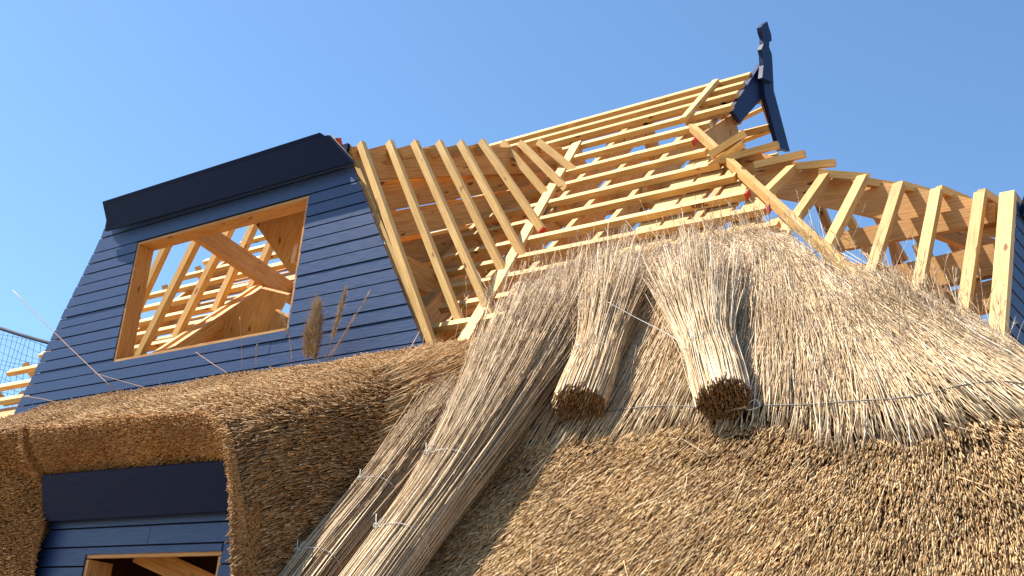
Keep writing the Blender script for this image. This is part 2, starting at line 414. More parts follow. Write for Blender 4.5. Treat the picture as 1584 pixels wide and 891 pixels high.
# ---- big dormer: boarded front wall
def board_wall(name, parent, yw, lines, xl, xr, hole=None, mat_=NAVY):
    """horizontal boards, each standing proud at its lower edge; xl/xr give the sloping ends"""
    B = Boxes()
    for zt, zb in zip(lines[:-1], lines[1:]):
        segs = [(xl(zb), xr(zb))]
        if hole:
            x0, x1, z0, z1 = hole
            cuts = []
            if zt <= z0+1e-4 or zb >= z1-1e-4: cuts = [(xl(zb), xr(zb), zb, zt)]
            else:
                cuts = [(xl(zb), x0, zb, zt), (x1, xr(zb), zb, zt)]
                if zt > z1: cuts.append((x0, x1, z1, zt))
                if zb < z0: cuts.append((x0, x1, zb, z0))
        else: cuts = [(xl(zb), xr(zb), zb, zt)]
        nc = []
        for (a, b, c, d) in cuts:
            if b-a > 2.2 and rng.random() < .5:
                q = a+(b-a)*rng.uniform(.25, .75); nc += [(a, q-.002, c, d), (q+.002, b, c, d)]
            else: nc.append((a, b, c, d))
        for (a, b, c, d) in nc:
            if b-a < .02 or d-c < .004: continue
            j = rng.normal()*.0025
            f = lambda z: yw-.017-.004*(zt-z)/(zt-zb)-j
            g = .011 if c == zb else 0.
            # 0-3 left end, 4-7 right end
            tl = xl(zt) if a == xl(zb) else a; tr = xr(zt) if b == xr(zb) else b
            al = a; at_ = a+(xl(zt)-xl(zb))*.7 if a == xl(zb) else a
            ar = b; art = xr(d) if b == xr(zb) else b
            B.hexa([(al, yw, c+g), (al, f(c), c+g), (at_, f(d), d), (at_, yw, d),
                    (ar, yw, c+g), (ar, f(c), c+g), (art, f(d), d), (art, yw, d)])
    return B.build(name, mat_, parent)
ZL = [6.98, 6.86, 6.73, 6.6, 6.55, 6.419, 6.294, 6.168, 6.042, 5.916, 5.791, 5.665, 5.539, 5.414, 5.288, 5.161, 5.034, 4.905, 4.778, 4.655]
ZL = ZL[:3]+[6.60]+ZL[5:]+[]
xl = lambda z: -11.93-(6.66-z)*.50 if z < 6.66 else -11.93
xr = lambda z: -7.88+(6.63-z)*.606 if z < 6.63 else -7.88-(z-6.63)*.9
XW0, XW1, ZW0, ZW1 = -11.204, -8.428, 5.0, 6.415
wall = board_wall('dormer_wall', H, 7.2, ZL+[4.53], xl, xr, (XW0, XW1, ZW0, ZW1))
# the last row hangs free only left of the corner
wall['label'] = 'navy weatherboards round the open window of the upper dormer'
# studs and frame behind the boards
B = Boxes()
B.beam((XW0+.022, 7.195, ZW0-.0), (XW0+.022, 7.195, ZW1), .044, .19, (0, 1, 0)); 
fr = Boxes()
def jamb(bx, x0, x1, y0, y1, z0, z1): bx.hexa([(x0, y0, z0), (x1, y0, z0), (x1, y1, z0), (x0, y1, z0), (x0, y0, z1), (x1, y0, z1), (x1, y1, z1), (x0, y1, z1)])
jamb(fr, XW0, XW0+.03, 7.190, 7.39, ZW0+.03, ZW1-.03)
jamb(fr, XW1-.03, XW1, 7.190, 7.39, ZW0+.03, ZW1-.03)
fr.hexa([(XW0, 7.190, ZW1-.03), (XW0, 7.39, ZW1-.03), (XW0, 7.39, ZW1), (XW0, 7.190, ZW1), (XW1, 7.190, ZW1-.03), (XW1, 7.39, ZW1-.03), (XW1, 7.39, ZW1), (XW1, 7.190, ZW1)])
fr.hexa([(XW0, 7.190, ZW0), (XW0, 7.39, ZW0), (XW0, 7.39, ZW0+.03), (XW0, 7.190, ZW0+.03), (XW1, 7.190, ZW0), (XW1, 7.39, ZW0), (XW1, 7.39, ZW0+.03), (XW1, 7.190, ZW0+.03)])
fr.build('window_frame', PLANK, wall)
bk = Boxes()                                     # sheathing behind the boards
bk.hexa([(XW1, 7.203, 4.62), (-6.70, 7.203, 4.62), (-6.70, 7.24, 4.62), (XW1, 7.24, 4.62), (XW1, 7.203, 6.5), (-7.86, 7.203, 6.5), (-7.86, 7.24, 6.5), (XW1, 7.24, 6.5)])
bk.hexa([(-12.85, 7.203, 4.62), (XW0, 7.203, 4.62), (XW0, 7.24, 4.62), (-12.85, 7.24, 4.62), (-11.95, 7.203, 6.5), (XW0, 7.203, 6.5), (XW0, 7.24, 6.5), (-11.95, 7.24, 6.5)])
jamb(bk, XW0, XW1, 7.203, 7.24, 4.62, ZW0-.002)
jamb(bk, -11.9, -8.0, 7.203, 7.24, ZW1+.002, 6.9)
bk.build('wall_sheathing', [NAVY_D], wall)
# edge rafter that borders the wall
beam('dormer_rafter', (-8.02, 7.30, 6.88), (-6.62, 7.30, 4.58), .11, .05, (.86, 0, .5), PINE, H)
beam('dormer_rafter', (-11.74, 7.32, 6.80), (-12.72, 7.32, 4.6), .11, .05, (-.86, 0, .5), PINE, H)
# fascia, square to the 24 degree dormer roof, top edge leaning outwards
FN = np.array([0, -.914, -.407])                  # its outward normal
def fascia(pix, yb, zb, name, par):
    c = FN@np.array([0, yb, zb])+.045; P = [on(p, FN, c) for p in pix]     # TL, BL, BR, TR
    B = Boxes(); q = FN*.045
    B.hexa([P[1]-q, P[1], P[0], P[0]-q, P[2]-q, P[2], P[3], P[3]-q])
    return B.build(name, NAVY_D, par)
fascia([(168, 316), (162, 358), (545, 251), (506, 209)], 7.115, 6.62, 'fascia_board', wall)
jf = Boxes()
jf.hexa([(-11.80, 7.13, 6.72), (-11.80, 7.20, 6.72), (-11.80, 7.2, 6.97), (-11.80, 7.00, 6.97), (-7.98, 7.13, 6.72), (-7.98, 7.2, 6.72), (-8.2, 7.2, 6.97), (-8.2, 7.00, 6.97)])
jf.build('fascia_packer', NAVY_D, wall)
# batten ends that stick out beside the fascia
a = onY((164, 318), 7.12); beam('tilting_batten', a, a+np.array([.3, 0, -.02]), .05, .10, (0, -.4, .9), PINE, H)
a = onY((526, 221), 7.22); beam('tilting_batten', a-np.array([.3, 0, 0]), a, .06, .10, (0, -.4, .9), PINE, H, red=1)
beam('tilting_batten', onY((509, 212), 7.1), onY((541, 248), 7.13), .05, .05, (.5, 0, .8), PINE, H)

# ---- right gable: barge boards and carved finial
XG = -5.44
gable = []
def ganchor(p, x=XG): return onX(p, x)
def flat_board(name, pix, x, th, m_, parent, label=None, offx=0.):
    pts = [onX(p, x) for p in pix]; n = len(pts)
    V = [p+np.array([offx, 0, 0]) for p in pts]+[p+np.array([offx-th, 0, 0]) for p in pts]
    Fc = [list(range(n)), list(range(2*n-1, n-1, -1))]+[[i, i+n, (i+1) % n+n, (i+1) % n] for i in range(n)]
    uv = []
    for f in Fc:
        for i in f: uv.append((V[i][2]*1., V[i][1]*1.))
    return mesh(name, V, Fc, m_, parent, label=label, uvs=uv)
flat_board('gable_panel', [(1090, 204), (1134, 176), (1142, 200), (1136, 232), (1108, 244)], XG-.16, .03, PLANK, H)
flat_board('barge_board', [(1178, 97), (1184, 146), (1146, 189), (1132, 169)], XG, .05, BLUE, H, 'short barge board on the near slope')
flat_board('barge_board', [(1181, 100), (1195, 96), (1197, 140), (1222, 234), (1205, 229), (1183, 146)], XG+.052, .05, BLUE, H, 'long barge board on the far slope')
fin = flat_board('finial', [(1179, 120), (1181, 101), (1180, 84), (1178, 76), (1181, 68), (1181, 58), (1178, 49), (1177, 42), (1180, 38), (1187, 33), (1190, 44), (1193, 53), (1194, 63), (1190, 65), (1190, 73), (1194, 84), (1195, 100), (1196, 128)], XG+.106, .052, BLUE, H, 'carved finial post standing above the gable')
beam('gable_rafter', onX((1180, 150), XG-.05), onX((1207, 232), XG-.05), .06, .09, (0, .7, .7), PLANK, H)
beam('gable_rafter', onX((1172, 122), XG-.12), onX((1140, 188), XG-.12), .06, .09, (0, -.7, .7), PLANK, H)
for p, q in (((1120, 197), (1181, 168)), ((1150, 218), (1192, 202)),):
    beam('rear_batten', onX(p, -6.4) if 0 else onY(p, 11.7), onY(q, 11.7), .05, .055, (0, .7, .7), PINE, H)
# left gable, a glimpse through the window
GL = -12.45
for sgn, nm in ((-1, 'near'), (1, 'far')):
    beam('barge_board', (GL-.05, 10.86, 9.05), (GL-.05, 10.86+sgn*.85, 8.0), .04, .26, (0, sgn*.77, .64), BLUE, H)

# ---- right dormer
XD = -2.28
RT = [(1225, 261), (1276, 274), (1335, 276), (1391, 287), (1449, 296), (1517, 301)]
RF = [(1180, 305), (1227, 344), (1281, 382), (1342, 442), (1418, 458), (1490, 487)]
rt = []
for t, f in zip(RT, RF):
    Tp = onY(t, 9.09); Fp = onX(f, Tp[0]); d = (Fp-Tp)/np.linalg.norm(Fp-Tp)
    L = (Tp[2]-max(zH(Tp[0]), 4.2)-.0)/(-d[2]); L = max(min(L, 2.2), .3)
    rt.append(Tp)
    upv = np.cross(d, np.array([1, 0, 0])); upv = upv if upv[2] > 0 else -upv
    beam('side_rafter', Tp, Tp+d*L, .088, .07, upv, PINE, H)
for t, f in (((1150, 222), (1098, 258)),):        # first short one at the hip top
    Tp = onY(t, 9.15); Fp = onM(f, .02); beam('side_rafter', Tp, Fp, .08, .07, (0, -.6, .8), PINE, H)
# short upper rafters going back from the plate, rising
UT = [((1098, 241), (1153, 206)), ((1116, 248), (1204, 224)), ((1168, 256), (1245, 238)), ((1227, 258), (1292, 252)), ((1268, 268), (1344, 274)), ((1336, 281), (1392, 290)), ((1391, 286), (1440, 300)), ((1452, 293), (1497, 312)), ((1518, 298), (1548, 318))]
for k, (a, b) in enumerate(UT):
    A = onY(a, 9.09 if k < 5 else 9.1); Bp = onY(b, 9.14 if k < 5 else 9.4)
    beam('upper_rafter', A, Bp, .07, .065, (0, -.3, .95), PINE, H)
# big plate plank (slightly bowed) under the rafter tops
PT = [(1112, 236), (1150, 229), (1196, 242), (1244, 252), (1292, 266), (1380, 284), (1470, 300), (1562, 320)]
PB = [(1122, 268), (1153, 290), (1200, 304), (1244, 312), (1292, 322), (1380, 342), (1440, 348), (1562, 368)]
V = []; 
for p, q in zip(PT, PB):
    a = onY(p, 9.2); b = onY(q, 9.2); V += [a, b, b+np.array([0, .06, 0]), a+np.array([0, .06, 0])]
Fc = []
for i in range(len(PT)-1):
    for j in range(4): Fc.append([4*i+j, 4*i+(j+1) % 4, 4*i+4+(j+1) % 4, 4*i+4+j])
Fc += [[3, 2, 1, 0], [len(V)-4, len(V)-3, len(V)-2, len(V)-1]]
mesh('plate_plank', V, Fc, PLANK, H, uvs=[(V[i][0], V[i][2]*1.2+V[i][1]) for f in Fc for i in f])
beam('purlin', onY((1286, 377), 9.14), onY((1540, 330), 9.14), .05, .17, (0, 0, 1), PLANK, H)
beam('purlin', onY((1320, 450), 9.20), onY((1542, 402), 9.20), .08, .26, (0, 0, 1), PLANK, H)
beam('purlin', onY((1270, 420), 9.6), onY((1470, 440), 9.75), .08, .2, (0, 0, 1), PLANK, H)
beam('purlin', onY((1440, 350), 9.6), onY((1560, 395), 10.0), .08, .16, (0, 0, 1), PLANK, H)
beam('purlin', onY((1380, 500), 9.25), onY((1545, 455), 9.25), .08, .24, (0, 0, 1), PLANK, H)
B = Boxes(); B.beam((-3.4, 9.9, 4.55), (-2.36, 9.9, 4.5), .9, .05); B.beam((-3.1, 9.3, 4.75), (-2.36, 9.3, 4.72), .5, .05)
B.build('loft_floor', PLANK, H)
for k, (a, b) in enumerate((((1262, 300), (1278, 372)), ((1306, 325), (1325, 372)), ((1350, 322), (1368, 362)), ((1410, 340), (1430, 400)), ((1460, 352), (1484, 402)), ((1425, 395), (1445, 470)), ((1382, 380), (1392, 470)))):
    A = onY(a, 10.3); D = onY(b, 10.3); d = D-A; d[1] += .25; beam('far_rafter', A-d*.2, A+d*1.5, .075, .07, (0, .8, .5), PINE if k % 2 else PLANK, H)
# wall of the right dormer, boards run back along Y
B = Boxes()
yf = lambda z: 8.50+(z-4.45)*.395
zt = 5.86
yf = lambda z: 8.56+(z-4.45)*.395
while zt > 3.6:
    zb = zt-.125
    y0 = yf(zb)-.015; y2 = yf(zt)-.03; y1 = 11.2
    B.hexa([(XD, y0, zb+.012), (XD, y1, zb+.012), (XD, y1, zt), (XD, y2, zt),
            (XD+.020, y0, zb+.012), (XD+.020, y1, zb+.012), (XD+.014, y1, zt), (XD+.014, y2, zt)])
    zt = zb
w2 = B.build('dormer_wall', NAVY, H, label='navy weatherboards of the right dormer, seen edge on')
beam('corner_post', onY((1560, 302), 9.09), onY((1540, 570), 8.40), .115, .09, (0, -.95, .3), PINE, H)
B = Boxes(); B.beam((XD-.03, 9.15, 5.9), (XD-.03, 11.2, 5.9), .05, .14, (0, 0, 1)); B.beam((XD-.03, 8.7, 4.6), (XD-.03, 11.2, 4.6), .05, .3, (0, 0, 1))
B.build('wall_sheathing', PLANK, w2)
fx = Boxes(); fx.beam((XD+.05, 9.14, 5.83), (XD+.05, 11.2, 5.83), .045, .16, (.35, 0, .93)); fx.build('fascia_board', NAVY_D, w2)

# ---- lower dormer wall
LW = [2.95, 2.84, 2.73, 2.632, 2.506, 2.38, 2.255, 2.13, 2.0, 1.87, 1.74, 1.61]
lxl = lambda z: -7.66-(2.7-z)*.30
lxr = lambda z: -5.52+(2.7-z)*.1
lw = board_wall('dormer_wall', H, 4.68, LW, lxl, lxr, (-7.12, -5.755, 1.75, 2.462), NAVY)
lw['label'] = 'navy weatherboards of the lower dormer under the reed eaves'
fr = Boxes()
jamb(fr, -7.12, -7.09, 4.672, 4.86, 1.78, 2.432); jamb(fr, -5.785, -5.755, 4.672, 4.72, 1.78, 2.432)
fr.hexa([(-7.12, 4.672, 2.44), (-7.12, 4.70, 2.44), (-7.12, 4.70, 2.462), (-7.12, 4.672, 2.462), (-5.755, 4.672, 2.44), (-5.755, 4.70, 2.44), (-5.755, 4.70, 2.462), (-5.755, 4.672, 2.462)])
fr.hexa([(-7.12, 4.672, 1.75), (-7.12, 4.86, 1.75), (-7.12, 4.86, 1.78), (-7.12, 4.672, 1.78), (-5.755, 4.672, 1.75), (-5.755, 4.86, 1.75), (-5.755, 4.86, 1.78), (-5.755, 4.672, 1.78)])
fr.build('window_frame', PLANK, lw)
fascia([(64, 736), (67, 807), (368, 789), (368, 711)], 4.655, 2.665, 'fascia_board', lw)
bk = Boxes(); jamb(bk, -7.7, -5.5, 4.683, 4.72, 2.47, 2.95); bk.build('wall_sheathing', [NAVY_D], lw)
beam('window_brace', (-6.95, 4.95, 2.52), (-5.5, 5.35, 2.05), .06, .14, (0, 0, 1), PLANK, lw)
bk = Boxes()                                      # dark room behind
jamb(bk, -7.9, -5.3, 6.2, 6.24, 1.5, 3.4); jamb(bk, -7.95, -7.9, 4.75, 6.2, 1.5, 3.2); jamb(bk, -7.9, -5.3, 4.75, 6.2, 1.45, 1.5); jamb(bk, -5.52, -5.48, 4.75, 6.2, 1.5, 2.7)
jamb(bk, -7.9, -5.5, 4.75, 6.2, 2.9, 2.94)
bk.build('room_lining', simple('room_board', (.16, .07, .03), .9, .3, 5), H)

# ==================================================================== THATCH
def stub_field(P, dn, N, n_tilt, L, r, side=.18, mi=0, tone=None, taper=.8):
    """short cut reeds: root inside the coat, butt pointing down and outwards"""
    n = len(P); t = n_tilt[:, None]
    sd = np.cross(dn, N)
    D = dn*np.cos(t)+N*np.sin(t)+sd*rng.normal(0, side, (n, 1)); D /= np.linalg.norm(D, axis=1, keepdims=True)
    P0 = P-N*.03-D*(L*.35)[:, None]; P1 = P0+D*L[:, None]
    path = np.stack([P0, P1], 1); rad = np.stack([r*taper, r], 1)
    return (*tubes(path, rad, 3, tone), mi)
thatch = mesh_parent = H
# region polygons in plan, taken where the photograph's outlines fall on the real surface
UPX = [(700, 560), (775, 470), (860, 425), (930, 410), (1000, 390), (1080, 378), (1150, 362), (1208, 362), (1262, 408), (1340, 452), (1420, 466), (1480, 484), (1540, 528), (1584, 562)]
up_edge = [tuple(hit(p)[:2]) for p in UPX]
BPX = [(700, 700), (790, 690), (850, 676), (950, 668), (1050, 655), (1120, 648), (1200, 652), (1300, 672), (1400, 680), (1450, 665), (1584, 640)]
lo_edge = [tuple(hit(p)[:2]) for p in BPX]
print('UP', [tuple(np.round(q, 2)) for q in up_edge]); print('LO', [tuple(np.round(q, 2)) for q in lo_edge])
upe = [(-5.25, 6.3)]+up_edge[1:]+[(-1.6, 9.4), (1.2, 9.4)]
allp = upe+[(1.2, 3.4), (-5.35, 3.4), (-5.45, 5.1), (-5.6, 5.9)]
loe = [(-6.4, lo_edge[0][1])]+lo_edge[1:]+[(lo_edge[-1][0]+.5, lo_edge[-1][1]+.3), (1.2, lo_edge[-1][1]+.6)]
lowp = loe+[(1.2, 3.4), (-5.35, 3.4), (-5.45, 5.1)]
# body of the coat
xs = np.arange(-6.4, 1.25, .07); ys = np.arange(3.4, 9.5, .07)
X, Y = np.meshgrid(xs, ys, indexing='ij'); Z = S(X, Y)
cx_ = (X[:-1, :-1]+.035); cy_ = (Y[:-1, :-1]+.035)
shr = np.array([(x, y-.42+.34*float(sstep(-3.4, -2.7, x))) for x, y in upe]); bodyp = [tuple(q) for q in shr]+allp[len(upe):]
keep = inpoly(cx_, cy_, bodyp)
idx = -np.ones(X.shape, int); V = []; Fc = []
low = inpoly(X, Y, lowp)
jz = .02*rng.normal(size=X.shape)
zt = Z-np.where(low, .075, .07)+jz*.6
nx, ny = X.shape
ti = np.arange(nx*ny).reshape(nx, ny); bi = ti+nx*ny
V = np.concatenate([np.stack([X, Y, zt], -1).reshape(-1, 3), np.stack([X, Y, zt-.30+.22*sstep(4.4, 5.4, zt)], -1).reshape(-1, 3)])
for i, j in zip(*np.nonzero(keep)):
    q = [ti[i, j], ti[i+1, j], ti[i+1, j+1], ti[i, j+1]]; Fc.append(q); Fc.append([bi[i, j], bi[i, j+1], bi[i+1, j+1], bi[i+1, j]])
    for (di, dj, a, b) in ((-1, 0, ti[i, j+1], ti[i, j]), (1, 0, ti[i+1, j], ti[i+1, j+1]), (0, -1, ti[i, j], ti[i+1, j]), (0, 1, ti[i+1, j+1], ti[i, j+1])):
        ii, jj = i+di, j+dj
        if ii < 0 or jj < 0 or ii >= keep.shape[0] or jj >= keep.shape[1] or not keep[ii, jj]:
            Fc.append([a, b, b+nx*ny, a+nx*ny][::-1])
used = np.unique(np.array(Fc).ravel()); rm = -np.ones(len(V), int); rm[used] = np.arange(len(used))
core = mesh('thatch_core', V[used], rm[np.array(Fc)].tolist(), BARK, H)

def sample(poly, n, x0, x1, y0, y1, vis=True):
    x = rng.uniform(x0, x1, n); y = rng.uniform(y0, y1, n); k = inpoly(x, y, poly); return x[k], y[k]
x, y = sample(lowp, 480000, -6.0, .2, 3.6, 9.0)
# keep the coat dense where it can be seen, thinner far outside the frame
def pix(P):
    q = (P-EYE) @ R; return CX+F_PX*q[:, 0]/q[:, 2], CY+F_PX*q[:, 1]/q[:, 2]
P = np.stack([x, y, S(x, y)], 1); px, py = pix(P)
k = ((px > 400) & (px < 1640) & (py < 930)) | (rng.random(len(x)) < .07); x, y, P = x[k], y[k], P[k]
pit = wob(x, y, 4.2, 2.)+.8*wob(x, y, 9., 5.)+rng.normal(0, .55, len(x)); hole = hit((828, 634)); hd = lambda X_, Y_: ((X_-hole[0])/.24)**2+((Y_-hole[1])/.15)**2
bn = np.interp(x, [p[0] for p in sorted(loe)], [p[1] for p in sorted(loe)])-y
k = (pit > -1.3+.75*np.exp(-((bn-.12)/.11)**2)) & (hd(x, y) > 1); x, y, P, pit = x[k], y[k], P[k], pit[k]
dn, N = down(x, y); n = len(x); print('stubs', n)
P = P+N*(.010*wob(x, y, 6., 1.)+.009*rng.normal(0, 1, n))[:, None]
big = sstep(-3.8, -2.2, x)
tone = np.clip(.54+.19*rng.normal(0, 1, n)+.08*wob(x, y, 3., 3.), 0, 1)
L = rng.uniform(.05, .105, n)
# fresh coat ends: the row just below the boundary is dark and broken
st = stub_field(P, dn, N, np.clip(rng.normal(.25, .11, n), -.05, .8), L, rng.uniform(.0024, .0042, n), .09, 0, tone)
lx, ly = sample(lowp, 700, -5.5, -.8, 3.8, 8.5); Pl = np.stack([lx, ly, S(lx, ly)], 1); dnl, Nl = down(lx, ly)
n2 = len(lx); wand = stub_field(Pl+Nl*.03, dnl, Nl, rng.normal(.12, .1, n2), rng.uniform(.15, .4, n2), rng.uniform(.002, .0032, n2), .35, 0, rng.uniform(.6, 1, n2))
blob('dressed_reed_coat', [st, wand], [STUB], H, 'beaten reed coat with cut butt ends showing')['kind'] = 'stuff'

# ---- loose fresh layer: long stalks laid up the slope
def climb(x, y, L, seg, lift, turn):
    P = [np.stack([x, y, S(x, y)], 1)]; h = L/(seg-1)
    for i in range(seg-1):
        dn, N = down(x, y, 1.3); sd = np.cross(dn, N)
        st_ = -dn*np.cos(turn)[:, None]+sd*np.sin(turn)[:, None]
        x = x+st_[:, 0]*h; y = y+st_[:, 1]*h
        P.append(np.stack([x, y, S(x, y)], 1)+N*(lift*(i+1)/(seg-1))[:, None])
    return np.stack(P, 1)
def plumes(tip, back, n_bl=9, size=.12, spread=.028, tone=None):
    """feathery head: thin blades leaving the last stretch of the stalk"""
    m_ = len(tip); d = tip-back; Lb = np.linalg.norm(d, axis=1, keepdims=True)+1e-9; d = d/Lb
    t = rng.random((m_, n_bl))
    base = tip[:, None, :]-d[:, None, :]*(t*size)[..., None]
    out = rng.normal(size=(m_, n_bl, 3)); out /= np.linalg.norm(out, axis=2, keepdims=True)
    ln = rng.uniform(.5, 1.2, (m_, n_bl, 1))*spread*1.6
    end = base+d[:, None, :]*ln*1.1+out*ln*.62
    w_ = np.cross(out, d[:, None, :]); w_ /= np.linalg.norm(w_, axis=2, keepdims=True)+1e-9
    V = np.stack([base-w_*.0016, base+w_*.0016, end], 2).reshape(-1, 3, 3)
    tt = np.repeat(rng.random(m_) if tone is None else tone, n_bl)
    return tris(V, np.clip(tt+rng.normal(0, .12, len(tt)), 0, 1))
loosep = upe+[(1.2, loe[-1][1]-.1)]+[(a, b-.10) for a, b in loe[::-1]]
x, y = sample(loosep, 95000, -6.4, .2, 4.5, 9.4)
k = (rng.random(len(x)) < .62) & inpoly(x, y+.07*wob(x, y, 5., 2.), loosep) & (hd(x, y) > 1.15); x, y = x[k], y[k]; n = len(x)
L = rng.uniform(.45, 1.15, n)
A = climb(x, y, L, 5, np.abs(rng.normal(0, .022, n)), rng.normal(0, .085, n))
# drop stalks whose tip leaves the laid area by more than a ragged margin
edge = np.array(upe); tip = A[:, -1]
ye = np.interp(tip[:, 0], [p[0] for p in sorted(upe)], [p[1] for p in sorted(upe)])
over = tip[:, 1]-ye
lim = rng.exponential(.15, n)-.02+.10*wob(A[:, 0, 0], A[:, 0, 1], 2.5, 1.)
k = over < lim
A = A[k]; over = over[k]; n = len(A); print('loose', n)
A = A+np.stack([np.zeros(n)]*3, 1)[:, None, :]
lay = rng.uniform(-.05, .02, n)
A[..., 2] += lay[:, None]
A[:, 1:4] += rng.normal(0, .005, (n, 3, 3))
r0 = rng.uniform(.0022, .0042, n)
rad = np.stack([r0, r0, r0*.9, r0*.75, r0*.4], 1)
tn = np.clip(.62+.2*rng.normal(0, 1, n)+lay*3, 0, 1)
parts = [(*tubes(A, rad, 3, tn), 0)]
k = (over > -.75) & (rng.random(n) < .55)
parts.append((*plumes(A[k, -1], A[k, -2], 12, .15, .034), 1))
# stray thin twigs pointing anyhow along the ragged upper edge
ex = np.array(up_edge[1:13]); m_ = 900
kk = rng.integers(0, len(ex)-1, m_); f = rng.random(m_)[:, None]; q = ex[kk]*(1-f)+ex[kk+1]*f; q = q+rng.normal(0, .15, q.shape)-np.array([0, .2])
T0 = np.stack([q[:, 0], q[:, 1], S(q[:, 0], q[:, 1])], 1)
dn, N = down(q[:, 0], q[:, 1]); dd_ = -dn*.8+N*np.abs(rng.normal(.35, .25, (m_, 1)))+rng.normal(0, .22, (m_, 3)); dd_ /= np.linalg.norm(dd_, axis=1, keepdims=True)
Ls = rng.uniform(.15, .42, m_)[:, None]
Pt = np.stack([T0, T0+dd_*Ls*.5, T0+dd_*Ls+rng.normal(0, .03, (m_, 3))], 1)
parts.append((*tubes(Pt, np.tile([.0022, .0018, .001], (m_, 1)), 3), 0))
parts.append((*plumes(Pt[:, -1], Pt[:, -2], 10, .12, .03), 1))
blob('loose_reed_coat', parts, [STALK, PLUME], H, 'freshly laid long pale reeds not yet beaten into the roof')['kind'] = 'stuff'

# ---- lower dormer thatch (D): ruled surface from the front eave back to the slope
front = np.array([(-9.9, 1.5), (-9.85, 2.6), (-9.6, 3.15), (-9.2, 3.33), (-8.4, 3.33), (-7.6, 3.32), (-6.8, 3.31), (-6.05, 3.295), (-5.76, 3.26), (-5.56, 3.19), (-5.455, 3.10), (-5.385, 2.95), (-5.275, 2.66), (-5.165, 2.27), (-5.02, 1.75), (-4.92, 1.35)])
seg = np.r_[0, np.cumsum(np.linalg.norm(np.diff(front, axis=0), axis=1))]
def fcurve(s): return np.stack([np.interp(s, seg, front[:, 0]), np.interp(s, seg, front[:, 1])], -1)
YF = 4.35; SL = .465
def dsurf(s, t):                                   # t in 0..1 from eave to back
    c = fcurve(s); xf, zf = c[..., 0], c[..., 1]
    yi = (zf-SL*YF-(4.608+.40-7.303*T50))/(T50-SL)  # meets the main coat
    yi = np.where(xf < -6.0, 7.16, np.minimum(yi+.12, 7.16+0*yi))
    yi = np.maximum(yi, YF+.25)
    yy = YF+(yi-YF)*t
    fan = np.where(xf < -6.5, (xf+6.5)*1.0, (xf+6.5)*-.12)
    xx = xf+fan*((yy-YF)/2.8)
    zz = zf+SL*(yy-YF)-.10*np.where(xf < -5.7, 1, .3)*np.sin(PI*t)*0+.025*wob(xx*1., yy, 1.3, 1.)
    # soft roll at the eave
    zz = zz-.035*np.exp(-(yy-YF)/.10)
    return np.stack([xx, yy, zz], -1)
def dframe(s, t):
    e = .01; a = dsurf(s, t); ds = dsurf(s+e, t)-dsurf(s-e, t); dt = dsurf(s, np.clip(t+e, 0, 1))-dsurf(s, np.clip(t-e, 0, 1))
    dt /= np.linalg.norm(dt, axis=-1, keepdims=True); N = np.cross(dt, ds); N /= np.linalg.norm(N, axis=-1, keepdims=True)
    return a, -dt, -N
ns, ntt = 120, 36
ss, tt = np.meshgrid(np.linspace(.02, seg[-1]-.02, ns), np.linspace(0, 1, ntt), indexing='ij')
a, _, N = dframe(ss, tt)
sgn = 1 if N[ns//2, 5, 2] > 0 else -1
Pc = a-sgn*N*.055+rng.normal(0, .006, a.shape)
Pb = a-sgn*N*(.30-.235*sstep(-6.1, -5.7, a[..., 0])*(1-sstep(.15, .5, tt)))[..., None]
V = np.concatenate([Pc.reshape(-1, 3), Pb.reshape(-1, 3)]); g = np.arange(ns*ntt).reshape(ns, ntt); o = ns*ntt; Fc = []
for i in range(ns-1):
    for j in range(ntt-1):
        Fc.append([g[i, j], g[i, j+1], g[i+1, j+1], g[i+1, j]]); Fc.append([g[i, j]+o, g[i+1, j]+o, g[i+1, j+1]+o, g[i, j+1]+o])
core2 = mesh('thatch_core', V, Fc, BARK, H)
# cut face of the eave: strip from the outer curve to an inner curve at the fascia
inner = np.array([(-8.02, 1.4), (-7.73, 2.25), (-7.62, 2.62), (-7.63, 2.92), (-7.55, 2.985), (-7.3, 2.985), (-6.9, 2.99), (-6.2, 2.985), (-5.9, 2.975), (-5.72, 2.95), (-5.55, 2.95), (-5.40, 2.85), (-5.28, 2.6), (-5.16, 2.22), (-5.01, 1.75), (-4.91, 1.35)])
def cut(s, v):
    c = fcurve(s); i = np.stack([np.interp(s, seg, inner[:, 0]), np.interp(s, seg, inner[:, 1])], -1)
    o_ = np.stack([c[..., 0], YF+0*s, c[..., 1]-.035], -1); n_ = np.stack([i[..., 0], 4.60+.05*(i[..., 0] < -7.6), i[..., 1]], -1)
    v = v[..., None]; P = o_*(1-v)+n_*v
    P[..., 1] += -.05*np.sin(PI*v[..., 0])+.02*wob(P[..., 0]*2, P[..., 2]*2, 1.5, 2.); P[..., 2] += .012*wob(P[..., 0], P[..., 1]*3, 3., 1.)
    return P
ss, vv = np.meshgrid(np.linspace(.02, seg[-1]-.02, 160), np.linspace(0, 1, 14), indexing='ij')
Pq = cut(ss, vv)+np.array([0, .035, .01]); g = np.arange(160*14).reshape(160, 14)
Fc = [[g[i, j], g[i+1, j], g[i+1, j+1], g[i, j+1]] for i in range(159) for j in range(13)]
mesh('eave_core', Pq.reshape(-1, 3), Fc, BARK, H)
